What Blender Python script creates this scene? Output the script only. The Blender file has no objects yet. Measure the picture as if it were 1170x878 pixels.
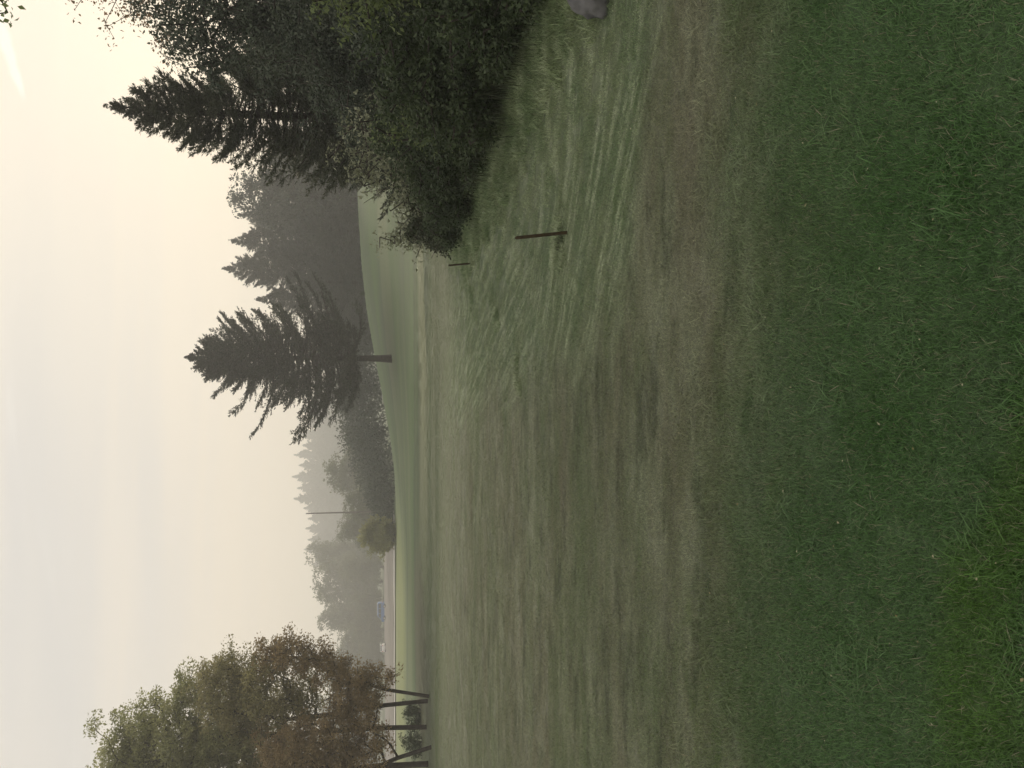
import bpy, math, random
import numpy as np
R = math.radians
sc = bpy.context.scene
col = sc.collection
rng = np.random.default_rng(7)

# ------------------------------------------------------------------ camera
F = 879.0                      # focal length in pixels of the 1170 px wide photograph
HOR = 432.0                    # picture column of the horizon (the photo lies on its side)
TH = math.atan((585 - HOR) / F)
CAMZ = 1.6
cT, sT = math.cos(TH), math.sin(TH)
cam_d = bpy.data.cameras.new('camera')
cam = bpy.data.objects.new('camera', cam_d); col.objects.link(cam)
cam_d.sensor_width = 36.0; cam_d.lens = F / 1170 * 36
cam_d.clip_start = 0.05; cam_d.clip_end = 5000
from mathutils import Matrix, Vector
fwd = Vector((0, cT, -sT)); down = Vector((0, -sT, -cT)); right = Vector((1, 0, 0))
m = Matrix((down, right, -fwd)).transposed().to_4x4()   # camera held on its side
m.translation = (0, 0, CAMZ)
cam.matrix_world = m
sc.camera = cam

def at(px, py, Y):
    """world X and Z of the thing seen at picture column px, row py, Y metres ahead"""
    d = px - 585.0; r = 439.0 - py
    yf = F * cT - d * sT; dz = -F * sT - d * cT
    t = Y / yf
    return r * t, CAMZ + dz * t

# ------------------------------------------------------------------ terrain height
def sstep(a, b, x):
    t = np.clip((x - a) / (b - a), 0, 1); return t * t * (3 - 2 * t)
_mx = np.array([-300, -60, -17, -12, -7.8, -3.5, 1.6, 9.3, 19.5, 40, 80, 300.])
_mz = np.array([-0.3, -0.36, -0.36, -0.2, 0.06, .66, 1.77, 3.05, 3.6, 4.6, 6, 8.])
def crest(X):
    s = 0
    for o in (-3, -1.5, 0, 1.5, 3): s = s + np.interp(X + o, _mx, _mz)
    return s / 5
def edge(Y):      # X of the forest edge
    return np.interp(Y, [-10, 0, 4, 5.3, 6.7, 9, 12.5, 16, 21, 30, 45], [3.6, 3.6, 3.2, 2.9, 2.75, 2.35, 2.05, 3.0, 4.2, 6.5, 12])
def H(X, Y):
    X = np.asarray(X, float); Y = np.asarray(Y, float)
    dip = -0.36 * sstep(13, 30, Y) * (1 - sstep(40, 75, Y))
    c = crest(X)
    w = sstep(38, 75, Y)
    far = -0.55 + 0.0052 * (np.clip(Y, 80, 240) - 90) + 0.010 * np.clip(Y - 240, 0, 900) + 0.075 * np.clip(Y - 330, 0, 200)
    far = far + 2.6 * sstep(-2, 12, X) + 0.02 * np.clip(X - 12, 0, 300)
    b = sstep(77, 93, Y)
    h = w * ((1 - b) * c + b * far) + dip
    s = X - edge(Y)
    bank = 0.22 * sstep(-1.2, 0.6, s) + 0.10 * np.clip(s, 0, 6)
    h = h + bank * (1 - sstep(20, 34, Y)) * sstep(-6, 3, Y)
    amp = 0.022 * sstep(1.5, 12, Y)
    h = h + amp * (np.sin(X * .53 + Y * .21) * np.cos(Y * .33 - X * .17) + .25 * np.sin(X * 1.3 - Y * .7 + 1))
    return h
def h1(x, y): return float(H(x, y))

# ------------------------------------------------------------------ object helpers
def link(o, parent=None):
    col.objects.link(o)
    if parent is not None: o.parent = parent
    return o
def tag(o, label=None, cat=None, group=None, kind=None):
    for k, v in (('label', label), ('category', cat), ('group', group), ('kind', kind)):
        if v: o[k] = v
    return o
def empty(name, loc=(0, 0, 0), rz=0):
    o = bpy.data.objects.new(name, None); o.location = loc; o.rotation_euler = (0, 0, rz); o.empty_display_size = .3
    return link(o)
def mesh_np(name, V, Fq, mat, parent=None, tint=None, smooth=False):
    """V (n,3), Fq (m,4) quads or (m,3) triangles, tint per face"""
    V = np.ascontiguousarray(V, np.float32); Fq = np.ascontiguousarray(Fq, np.int32)
    k = Fq.shape[1]; me = bpy.data.meshes.new(name)
    me.vertices.add(len(V)); me.vertices.foreach_set('co', V.ravel())
    me.loops.add(Fq.size); me.loops.foreach_set('vertex_index', Fq.ravel())
    me.polygons.add(len(Fq)); me.polygons.foreach_set('loop_start', np.arange(0, Fq.size, k, dtype=np.int32))
    try: me.polygons.foreach_set('loop_total', np.full(len(Fq), k, np.int32))
    except Exception: pass
    if smooth: me.polygons.foreach_set('use_smooth', np.ones(len(Fq), bool))
    if tint is not None:
        a = me.attributes.new('tint', 'FLOAT', 'FACE'); a.data.foreach_set('value', np.ascontiguousarray(tint, np.float32))
    me.update(calc_edges=True)
    me.materials.append(mat)
    o = bpy.data.objects.new(name, me)
    return link(o, parent)
class MB:
    """collects simple solids into one mesh"""
    def __init__(s): s.v = []; s.f = []
    def box(s, c, size, rot=None, taper=(1, 1)):
        n = len(s.v); x, y, z = size[0] / 2, size[1] / 2, size[2] / 2
        for dz in (-1, 1):
            tx, ty = (taper if dz > 0 else (1, 1))
            for dx, dy in ((-1, -1), (1, -1), (1, 1), (-1, 1)):
                p = Vector((dx * x * tx, dy * y * ty, dz * z))
                if rot: p = rot @ p
                s.v.append(tuple(p + Vector(c)))
        for f in ((3, 2, 1, 0), (4, 5, 6, 7), (0, 1, 5, 4), (1, 2, 6, 5), (2, 3, 7, 6), (3, 0, 4, 7)):
            s.f.append(tuple(i + n for i in f))
    def prism(s, prof, x0, x1):            # prof in (y,z), extruded along x
        n = len(s.v); k = len(prof)
        for x in (x0, x1):
            for (y, z) in prof: s.v.append((x, y, z))
        s.f.append(tuple(n + i for i in range(k))[::-1]); s.f.append(tuple(n + k + i for i in range(k)))
        for i in range(k): s.f.append((n + i, n + (i + 1) % k, n + k + (i + 1) % k, n + k + i))
    def disc(s, c, r, w, n_=20):           # cylinder along x
        s.prism([(c[1] + r * math.cos(a * 2 * math.pi / n_), c[2] + r * math.sin(a * 2 * math.pi / n_)) for a in range(n_)], c[0] - w / 2, c[0] + w / 2)
    def build(s, name, mat, parent=None, bevel=0):
        me = bpy.data.meshes.new(name); me.from_pydata(s.v, [], s.f); me.update(); me.materials.append(mat)
        o = link(bpy.data.objects.new(name, me), parent)
        if bevel:
            b = o.modifiers.new('b', 'BEVEL'); b.width = bevel; b.segments = 2
        return o

def tubes(A, B, ra, rb, n=6):
    """frustums between points A and B"""
    A = np.asarray(A, float); B = np.asarray(B, float); ra = np.asarray(ra, float); rb = np.asarray(rb, float)
    D = B - A; L = np.linalg.norm(D, axis=1, keepdims=True) + 1e-9; D = D / L
    up = np.where(np.abs(D[:, 2:3]) > .9, np.array([[1., 0, 0]]), np.array([[0, 0, 1.]]))
    U = np.cross(D, up); U /= np.linalg.norm(U, axis=1, keepdims=True); W = np.cross(D, U)
    ang = np.arange(n) * 2 * math.pi / n
    ring = U[:, None] * np.cos(ang)[None, :, None] + W[:, None] * np.sin(ang)[None, :, None]
    Va = (A - D * ra[:, None] * .15)[:, None] + ring * ra[:, None, None]; Vb = (B + D * rb[:, None] * .15)[:, None] + ring * rb[:, None, None]
    V = np.concatenate([Va, Vb], 1).reshape(-1, 3)
    base = (np.arange(len(A)) * 2 * n)[:, None]; i = np.arange(n)[None]; j = (i + 1) % n
    Fq = np.stack([base + i, base + j, base + n + j, base + n + i], -1).reshape(-1, 4)
    return V, Fq
def leafquads(P, D, W, fold=None):
    """one folded rhombus per leaf; D length vector, W width vector"""
    N = np.cross(D, W); N /= (np.linalg.norm(N, axis=1, keepdims=True) + 1e-9)
    wl = np.linalg.norm(W, axis=1, keepdims=True)
    lift = N * wl * .25
    V = np.stack([P, P + D * .45 + W * .5 + lift, P + D, P + D * .45 - W * .5 + lift], 1).reshape(-1, 3)
    Fq = np.arange(len(P) * 4).reshape(-1, 4)
    return V, Fq
def norm(a): return a / (np.linalg.norm(a, axis=-1, keepdims=True) + 1e-9)

# ------------------------------------------------------------------ materials
def new_mat(name):
    mt = bpy.data.materials.new(name); mt.use_nodes = True
    nt = mt.node_tree; nt.nodes.clear()
    return mt, nt, nt.nodes, nt.links
def N(ns, t, **k):
    n = ns.new(t)
    for a, b in k.items(): setattr(n, a, b)
    return n
def foliage(name, c1, c2, rough=.55, trans=.3, spec=.3):
    mt, nt, ns, ln = new_mat(name)
    a = N(ns, 'ShaderNodeAttribute'); a.attribute_name = 'tint'
    oi = N(ns, 'ShaderNodeObjectInfo')
    mx = N(ns, 'ShaderNodeMix', data_type='RGBA'); mx.inputs[6].default_value = (*c1, 1); mx.inputs[7].default_value = (*c2, 1)
    ln.new(a.outputs['Fac'], mx.inputs[0])
    p = N(ns, 'ShaderNodeBsdfPrincipled'); p.inputs['Roughness'].default_value = rough; p.inputs['Specular IOR Level'].default_value = spec
    tr = N(ns, 'ShaderNodeBsdfTranslucent'); ms = N(ns, 'ShaderNodeMixShader'); ms.inputs[0].default_value = trans
    o = N(ns, 'ShaderNodeOutputMaterial')
    ln.new(mx.outputs[2], p.inputs['Base Color']); ln.new(mx.outputs[2], tr.inputs[0])
    ln.new(p.outputs[0], ms.inputs[1]); ln.new(tr.outputs[0], ms.inputs[2]); ln.new(ms.outputs[0], o.inputs[0])
    return mt
def plain(name, c, rough=.8, metallic=0, noise=None, c2=None, spec=.3, bump=0):
    mt, nt, ns, ln = new_mat(name)
    p = N(ns, 'ShaderNodeBsdfPrincipled'); p.inputs['Roughness'].default_value = rough; p.inputs['Metallic'].default_value = metallic
    p.inputs['Specular IOR Level'].default_value = spec
    p.inputs['Base Color'].default_value = (*c, 1)
    o = N(ns, 'ShaderNodeOutputMaterial'); ln.new(p.outputs[0], o.inputs[0])
    if noise:
        tc = N(ns, 'ShaderNodeTexCoord'); nz = N(ns, 'ShaderNodeTexNoise'); nz.inputs['Scale'].default_value = noise; nz.inputs['Detail'].default_value = 6
        ln.new(tc.outputs['Object'], nz.inputs['Vector'])
        rp = N(ns, 'ShaderNodeMapRange'); rp.inputs[1].default_value = .35; rp.inputs[2].default_value = .65; ln.new(nz.outputs[0], rp.inputs[0])
        mx = N(ns, 'ShaderNodeMix', data_type='RGBA'); mx.inputs[6].default_value = (*c, 1); mx.inputs[7].default_value = (*(c2 or [v * .6 for v in c]), 1)
        ln.new(rp.outputs[0], mx.inputs[0]); ln.new(mx.outputs[2], p.inputs['Base Color'])
        if bump:
            b = N(ns, 'ShaderNodeBump'); b.inputs['Strength'].default_value = bump; b.inputs['Distance'].default_value = .05
            ln.new(nz.outputs[0], b.inputs['Height']); ln.new(b.outputs[0], p.inputs['Normal'])
    return mt

# turf colour as a function of world position, shared by the ground sheet and the grass blades
def turf_group():
    g = bpy.data.node_groups.new('turf_colour', 'ShaderNodeTree')
    g.interface.new_socket('Color', in_out='OUTPUT', socket_type='NodeSocketColor')
    g.interface.new_socket('Fine', in_out='OUTPUT', socket_type='NodeSocketFloat')
    ns, ln = g.nodes, g.links
    geo = N(ns, 'ShaderNodeNewGeometry'); sep = N(ns, 'ShaderNodeSeparateXYZ'); ln.new(geo.outputs['Position'], sep.inputs[0])
    flat = N(ns, 'ShaderNodeCombineXYZ'); ln.new(sep.outputs[0], flat.inputs[0]); ln.new(sep.outputs[1], flat.inputs[1])
    def noise(scale, sx=1, sy=1, rot=0, det=4, off=0, rough=.6):
        mp = N(ns, 'ShaderNodeMapping'); mp.inputs['Scale'].default_value = (sx, sy, 1); mp.inputs['Location'].default_value = (off, off * .7, off)
        src = flat.outputs[0]
        if rot:
            m0 = N(ns, 'ShaderNodeMapping'); m0.inputs['Rotation'].default_value = (0, 0, rot); ln.new(src, m0.inputs[0]); src = m0.outputs[0]
        ln.new(src, mp.inputs[0])
        nz = N(ns, 'ShaderNodeTexNoise'); nz.inputs['Scale'].default_value = scale; nz.inputs['Detail'].default_value = det; nz.inputs['Roughness'].default_value = rough
        ln.new(mp.outputs[0], nz.inputs['Vector']); return nz.outputs[0]
    def rng_(x, a, b, lo=0., hi=1., smooth=True):
        r = N(ns, 'ShaderNodeMapRange', interpolation_type='SMOOTHSTEP' if smooth else 'LINEAR')
        for i, v in enumerate((a, b, lo, hi)): r.inputs[i + 1].default_value = v
        ln.new(x, r.inputs[0]); return r.outputs[0]
    def mth(op, a, b=None):
        n = N(ns, 'ShaderNodeMath', operation=op)
        for i, v in enumerate((a, b)):
            if v is None: continue
            if isinstance(v, (int, float)): n.inputs[i].default_value = v
            else: ln.new(v, n.inputs[i])
        return n.outputs[0]
    def mix(fac, a, b, mode='MIX'):
        n = N(ns, 'ShaderNodeMix', data_type='RGBA', blend_type=mode)
        if isinstance(fac, float): n.inputs[0].default_value = fac
        else: ln.new(fac, n.inputs[0])
        for i, v in ((6, a), (7, b)):
            if isinstance(v, tuple): n.inputs[i].default_value = (*v, 1)
            else: ln.new(v, n.inputs[i])
        return n.outputs[2]
    X, Y = sep.outputs[0], sep.outputs[1]
    lush, lush2, deep = (.066, .155, .038), (.105, .195, .070), (.074, .170, .014)
    thatch, dew, mown = (.225, .222, .138), (.37, .40, .27), (.150, .205, .085)
    fair = (.060, .122, .016)
    # near lawn
    a = mix(rng_(noise(1.3, det=3), .38, .62), lush, lush2)
    a = mix(rng_(noise(.9, det=2, off=5), .52, .66, 0, .8), a, deep)
    a = mix(rng_(noise(.8, .7, 1.3, det=5, off=11), .48, .8, 0, .5), a, (.15, .21, .12))
    # mown field: thatch with dew
    b = mix(rng_(noise(1.1, .35, 1.0, det=9, off=3, rough=.75), .32, .68), mown, thatch)
    b = mix(rng_(noise(2.2, .40, 1.2, det=9, off=21, rough=.75), .42, .68, 0, .7), b, dew)
    b = mix(rng_(noise(3.4, .38, 1.3, det=8, off=27, rough=.75), .50, .64, 0, .75), b, (.075, .095, .042))
    b = mix(rng_(Y, 8, 22, 0, .5), b, dew)
    b = mix(rng_(noise(4, .4, 1.3, det=7, off=8, rough=.8), .50, .75, 0, .4), b, (.075, .095, .045))
    b = mix(rng_(noise(.7, .5, 1, det=5, off=31), .60, .72, 0, .3), b, (.15, .10, .065))
    # border between lawn and field, about 3.5 m ahead
    yy = mth('ADD', Y, mth('MULTIPLY', mth('SUBTRACT', noise(.7, det=5, off=2), .5), 2.2))
    yy = mth('ADD', yy, mth('MULTIPLY', X, .10))
    c = mix(rng_(yy, 2.3, 4.1), a, b)
    # patch line of fresh green along the mower edge
    gl = mth('MULTIPLY', rng_(mth('ABSOLUTE', mth('SUBTRACT', yy, 3.75)), 0.0, .22, 1, 0), rng_(noise(1.2, .6, 1, off=9), .45, .58))
    gl = mth('MULTIPLY', gl, rng_(X, -1.6, -.1, 1, 0))
    c = mix(gl, c, (.10, .19, .025))
    # pale cut grass streaks curving along the wood
    st = mth('SUBTRACT', mth('MULTIPLY', noise(4.2, .22, 2.0, R(38), det=9, off=4, rough=.75), 1.0), 0.)
    st2 = noise(4.0, .20, 1.9, R(72), det=9, off=14, rough=.75)
    s1 = mth('MULTIPLY', rng_(st, .48, .58), rng_(Y, 6.5, 9.5, 1, 0))
    s2 = mth('MULTIPLY', rng_(st2, .48, .58), rng_(Y, 6.5, 9.5, 0, 1))
    stk = mth('ADD', s1, s2)
    xw = mth('ADD', mth('ADD', X, mth('MULTIPLY', mth('SUBTRACT', Y, 6.), .13)), mth('MULTIPLY', mth('SUBTRACT', noise(.5, det=4, off=6), .5), 2.2))
    zone = mth('MULTIPLY', rng_(xw, -.6, 1.2), mth('MULTIPLY', rng_(mth('ADD', Y, mth('MULTIPLY', X, .35)), 4.7, 5.3), rng_(Y, 14, 26, 1, 0)))
    green_bank = mix(rng_(noise(2.5, det=5, off=17), .4, .62), (.15, .225, .095), (.22, .28, .14))
    c = mix(mth('MULTIPLY', mth('MULTIPLY', zone, zone), .9), c, green_bank)
    c = mix(mth('MULTIPLY', zone, rng_(noise(5.5, .14, 1.9, R(60), det=8, off=44, rough=.7), .52, .68, 0, .5)), c, (.085, .125, .05))
    brk = rng_(noise(7, .6, 1.0, det=8, off=51, rough=.8), .36, .60, .15, 1)
    c = mix(mth('MULTIPLY', mth('MULTIPLY', mth('MULTIPLY', stk, zone), brk), 1.0), c, (.47, .53, .35))
    # fairway with mown bands
    fy = mth('ADD', Y, mth('MULTIPLY', mth('SUBTRACT', noise(.10, det=2, off=7), .5), 9.))
    fy = mth('SUBTRACT', fy, mth('MULTIPLY', mth('MAXIMUM', X, 0.), .55))
    fc = mix(rng_(noise(.22, .18, 1.3, det=8, off=13, rough=.7), .38, .62), fair, (.045, .082, .018))
    fc = mix(rng_(noise(.16, .10, 1.2, det=7, off=41), .48, .62, 0, .8), fc, (.12, .155, .055))
    c = mix(rng_(fy, 17, 31), c, fc)
    pale = mth('MULTIPLY', rng_(fy, 30.0, 32.3), rng_(fy, 34.0, 37.5, 1, 0))
    c = mix(mth('MULTIPLY', pale, rng_(X, -14., -4., .0, .8)), c, (.27, .29, .16))
    # leaf litter under the trees on the left, sunlight painted as a yellow-green rim further out
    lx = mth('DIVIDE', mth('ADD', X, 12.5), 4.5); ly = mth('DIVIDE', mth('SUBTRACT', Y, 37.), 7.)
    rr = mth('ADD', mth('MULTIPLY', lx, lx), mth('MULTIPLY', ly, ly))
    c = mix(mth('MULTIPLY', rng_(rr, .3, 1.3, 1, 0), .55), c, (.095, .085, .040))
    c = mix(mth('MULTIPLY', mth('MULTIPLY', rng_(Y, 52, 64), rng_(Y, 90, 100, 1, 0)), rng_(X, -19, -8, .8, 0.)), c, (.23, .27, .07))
    # woodland floor
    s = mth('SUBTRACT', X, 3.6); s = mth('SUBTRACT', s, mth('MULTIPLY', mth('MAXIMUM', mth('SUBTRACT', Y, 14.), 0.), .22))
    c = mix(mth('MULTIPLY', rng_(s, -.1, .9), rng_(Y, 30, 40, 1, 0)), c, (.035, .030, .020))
    o = N(ns, 'NodeGroupOutput'); ln.new(c, o.inputs[0]); ln.new(noise(38, det=6, off=1), o.inputs[1])
    return g
TURF = turf_group()
def mat_ground():
    mt, nt, ns, ln = new_mat('turf')
    g = N(ns, 'ShaderNodeGroup'); g.node_tree = TURF
    p = N(ns, 'ShaderNodeBsdfPrincipled'); p.inputs['Roughness'].default_value = .85; p.inputs['Specular IOR Level'].default_value = .25
    p.inputs['Sheen Weight'].default_value = .12; p.inputs['Sheen Roughness'].default_value = .5
    r = N(ns, 'ShaderNodeMapRange'); r.inputs[1].default_value = .3; r.inputs[2].default_value = .7; r.inputs[3].default_value = .55; r.inputs[4].default_value = 1.25
    ln.new(g.outputs[1], r.inputs[0])
    # soil and thatch below modelled turf, darkened to match the blades' self-shadow
    ge = N(ns, 'ShaderNodeNewGeometry'); sp_ = N(ns, 'ShaderNodeSeparateXYZ'); ln.new(ge.outputs['Position'], sp_.inputs[0])
    so_ = N(ns, 'ShaderNodeMapRange'); so_.inputs[1].default_value = 20; so_.inputs[2].default_value = 40; so_.inputs[3].default_value = .55; so_.inputs[4].default_value = 1.
    ln.new(sp_.outputs[1], so_.inputs[0]); mu = N(ns, 'ShaderNodeMath', operation='MULTIPLY'); ln.new(so_.outputs[0], mu.inputs[0]); ln.new(r.outputs[0], mu.inputs[1])
    mx = N(ns, 'ShaderNodeVectorMath', operation='SCALE'); ln.new(g.outputs[0], mx.inputs[0]); ln.new(mu.outputs[0], mx.inputs['Scale'])
    ln.new(mx.outputs[0], p.inputs['Base Color'])
    b = N(ns, 'ShaderNodeBump'); b.inputs['Strength'].default_value = .6; b.inputs['Distance'].default_value = .03
    ln.new(g.outputs[1], b.inputs['Height']); ln.new(b.outputs[0], p.inputs['Normal'])
    o = N(ns, 'ShaderNodeOutputMaterial'); ln.new(p.outputs[0], o.inputs[0]); return mt
def mat_blade():
    mt, nt, ns, ln = new_mat('grass_blade')
    g = N(ns, 'ShaderNodeGroup'); g.node_tree = TURF
    a = N(ns, 'ShaderNodeAttribute'); a.attribute_name = 'tint'
    r = N(ns, 'ShaderNodeMapRange'); r.inputs[3].default_value = .58; r.inputs[4].default_value = 1.65; ln.new(a.outputs['Fac'], r.inputs[0])
    mx = N(ns, 'ShaderNodeVectorMath', operation='SCALE'); ln.new(g.outputs[0], mx.inputs[0]); ln.new(r.outputs[0], mx.inputs['Scale'])
    dry = N(ns, 'ShaderNodeMix', data_type='RGBA'); dry.inputs[7].default_value = (.30, .29, .19, 1)
    dr = N(ns, 'ShaderNodeMapRange'); dr.inputs[1].default_value = .945; dr.inputs[2].default_value = .955; ln.new(a.outputs['Fac'], dr.inputs[0])
    ln.new(dr.outputs[0], dry.inputs[0]); ln.new(mx.outputs[0], dry.inputs[6])
    p = N(ns, 'ShaderNodeBsdfPrincipled'); p.inputs['Roughness'].default_value = .45; p.inputs['Specular IOR Level'].default_value = .45
    tr = N(ns, 'ShaderNodeBsdfTranslucent'); ms = N(ns, 'ShaderNodeMixShader'); ms.inputs[0].default_value = .35
    ln.new(dry.outputs[2], p.inputs['Base Color']); ln.new(dry.outputs[2], tr.inputs[0])
    ln.new(p.outputs[0], ms.inputs[1]); ln.new(tr.outputs[0], ms.inputs[2])
    o = N(ns, 'ShaderNodeOutputMaterial'); ln.new(ms.outputs[0], o.inputs[0]); return mt

M = dict(
    turf=mat_ground(), blade=mat_blade(),
    bark=plain('bark', (.060, .050, .042), .9, noise=9, c2=(.025, .021, .018), bump=.6),
    bark_far=plain('bark_distant', (.05, .044, .038), .9),
    fir=foliage('fir_needles', (.020, .034, .020), (.045, .060, .028), trans=.15),
    fir_near=foliage('conifer_needles', (.055, .070, .045), (.105, .115, .068), trans=.25),
    cedar=foliage('dense_evergreen_leaves', (.044, .062, .042), (.088, .108, .070), trans=.2),
    fir_far=foliage('distant_needles', (.014, .028, .018), (.085, .108, .070), trans=.1),
    green_leaf=foliage('green_leaves', (.23, .25, .11), (.42, .42, .21), trans=.5),
    olive_leaf=foliage('olive_leaves', (.23, .225, .10), (.40, .36, .18), trans=.5),
    rust_leaf=foliage('rust_brown_leaves', (.25, .19, .09), (.42, .32, .17), trans=.5),
    red_leaf=foliage('reddish_leaves', (.13, .11, .05), (.24, .13, .07), trans=.5),
    maple=foliage('bright_green_leaves', (.11, .15, .05), (.21, .26, .11), trans=.4),
    bush=foliage('dark_bush_leaves', (.032, .052, .024), (.080, .110, .048), trans=.3),
    pale_leaf=foliage('pale_green_leaves', (.18, .20, .12), (.36, .38, .26), trans=.3),
    litter=foliage('dead_leaves', (.20, .17, .06), (.45, .45, .30), trans=.1),
    reed=foliage('dull_reed', (.035, .050, .024), (.085, .100, .050), trans=.2),
    far_leaf=foliage('distant_leaves', (.075, .10, .045), (.16, .18, .085), trans=.3),
    far_olive=foliage('distant_olive_leaves', (.17, .18, .06), (.30, .30, .11), trans=.35),
    stake=plain('stake_wood', (.060, .042, .020), .75, noise=30, c2=(.03, .020, .010)),
    rock=plain('rock', (.15, .15, .155), .8, noise=5, c2=(.06, .06, .065), bump=.8),
    darkstone=plain('dark_stone', (.06, .06, .06), .9, noise=12, c2=(.03, .03, .03), bump=.5),
    gravel=plain('gravel', (.25, .225, .20), .95, noise=.35, c2=(.17, .155, .135)),
    concrete=plain('concrete', (.62, .60, .56), .8, noise=.8, c2=(.50, .48, .44)),
    blue=plain('blue_paint', (.05, .16, .42), .35, spec=.5), white=plain('white_paint', (.8, .8, .8), .35, spec=.5),
    glass=plain('tinted_glass', (.02, .025, .03), .08, spec=.8), rubber=plain('rubber', (.02, .02, .02), .85),
    rim=plain('rim_metal', (.5, .5, .5), .4, metallic=.8), lamp_red=plain('tail_lamp', (.35, .02, .02), .3),
    pole=plain('weathered_pole', (.10, .085, .07), .85, noise=3),
)

# ------------------------------------------------------------------ ground sheet
def axis(lo, hi, fine, n):
    a = np.linspace(-1, 1, n); s = np.sinh(a * 6.2) / math.sinh(6.2)
    return s
ys = np.concatenate([-np.geomspace(.5, 60, 14)[::-1], np.linspace(0, 24, 130), 24 + np.cumsum(np.geomspace(.2, 28, 110))])
xs_ = np.concatenate([np.linspace(0, 14, 80), 14 + np.cumsum(np.geomspace(.2, 30, 74))])
xs = np.concatenate([-xs_[:0:-1], xs_])
GX, GY = np.meshgrid(xs, ys)
GZ = H(GX, GY)
nx, ny = len(xs), len(ys)
idx = np.arange(nx * ny).reshape(ny, nx)
Fq = np.stack([idx[:-1, :-1], idx[:-1, 1:], idx[1:, 1:], idx[1:, :-1]], -1).reshape(-1, 4)
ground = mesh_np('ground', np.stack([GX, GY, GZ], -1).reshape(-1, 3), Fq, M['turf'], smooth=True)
tag(ground, 'rolling green golf course turf reaching to the far trees', 'ground', kind='structure')
GMAX = (float(xs.max()), float(ys.min()), float(ys.max()))

def strip(name, x0, x1, yfun0, yfun1, n, mat, lift, rows=5):
    X = np.linspace(x0, x1, n); T = np.linspace(0, 1, rows)
    XX = np.repeat(X[None], rows, 0); YY = yfun0(X)[None] * (1 - T[:, None]) + yfun1(X)[None] * T[:, None]
    ZZ = H(XX, YY) + lift
    ii = np.arange(rows * n).reshape(rows, n)
    Fq = np.stack([ii[:-1, :-1], ii[:-1, 1:], ii[1:, 1:], ii[1:, :-1]], -1).reshape(-1, 4)
    return mesh_np(name, np.stack([XX, YY, ZZ], -1).reshape(-1, 3), Fq, mat, smooth=True)
lot = strip('gravel_yard', -95, -19, lambda X: 104 + 0 * X, lambda X: 212 + .3 * X, 60, M['gravel'], .06, 40)
tag(lot, 'grey brown gravel yard beyond the green', 'gravel yard', kind='structure')
road = strip('road', -110, -16.5, lambda X: 96 + .08 * (X + 20), lambda X: 101 + .08 * (X + 20), 60, M['concrete'], .12, 5)
tag(road, 'pale narrow road running along the near side of the gravel yard', 'road', kind='structure')

# ------------------------------------------------------------------ grass (stuff)
def grass_clump(name, n, rad, hmin, hmax, w, lean, seed):
    g = np.random.default_rng(seed)
    P = np.zeros((n, 3)); rr = rad * np.sqrt(g.random(n)); aa = g.random(n) * 6.283
    P[:, 0] = rr * np.cos(aa); P[:, 1] = rr * np.sin(aa); P[:, 2] = -.004
    h = hmin + (hmax - hmin) * g.random(n) ** 1.6
    az = g.random(n) * 6.283; L = lean * (.3 + g.random(n))
    D = np.stack([np.cos(az), np.sin(az), 0 * az], 1)
    S = np.stack([-np.sin(az), np.cos(az), 0 * az], 1)
    tw = g.random(n) * 1.2 - .6; S = S * np.cos(tw)[:, None] + D * np.sin(tw)[:, None]
    ww = w * (.6 + .8 * g.random(n))
    vs = []
    for t, wf in ((0, .8), (.35, 1), (.7, .7), (1, .08)):
        c = P + D * (h * L * t ** 1.8)[:, None] + np.array([0, 0, 1.]) * (h * (t - .28 * L * t * t))[:, None]
        vs += [c - S * (ww * wf / 2)[:, None], c + S * (ww * wf / 2)[:, None]]
    V = np.stack(vs, 1).reshape(-1, 3)
    b = (np.arange(n) * 8)[:, None]
    Fq = np.concatenate([b + np.array([[0, 1, 3, 2]]), b + np.array([[2, 3, 5, 4]]), b + np.array([[4, 5, 7, 6]])], 1).reshape(-1, 4)
    tint = np.repeat(g.random(n), 3)
    o = mesh_np(name, V, Fq, M['blade'], tint=tint)
    col.objects.unlink(o)
    return o
clump_col = bpy.data.collections.new('grass_clumps')
clumps = [grass_clump('turf_tuft', 800, .17, .010, .034, .0020, 1.0, 100 + i) for i in range(5)]
clumps += [grass_clump('long_tuft', 170, .11, .02, .085, .0032, 1.2, 200 + i) for i in range(3)]
for i, o in enumerate(clumps): o.name = 'tuft_%02d' % i; clump_col.objects.link(o)

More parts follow.
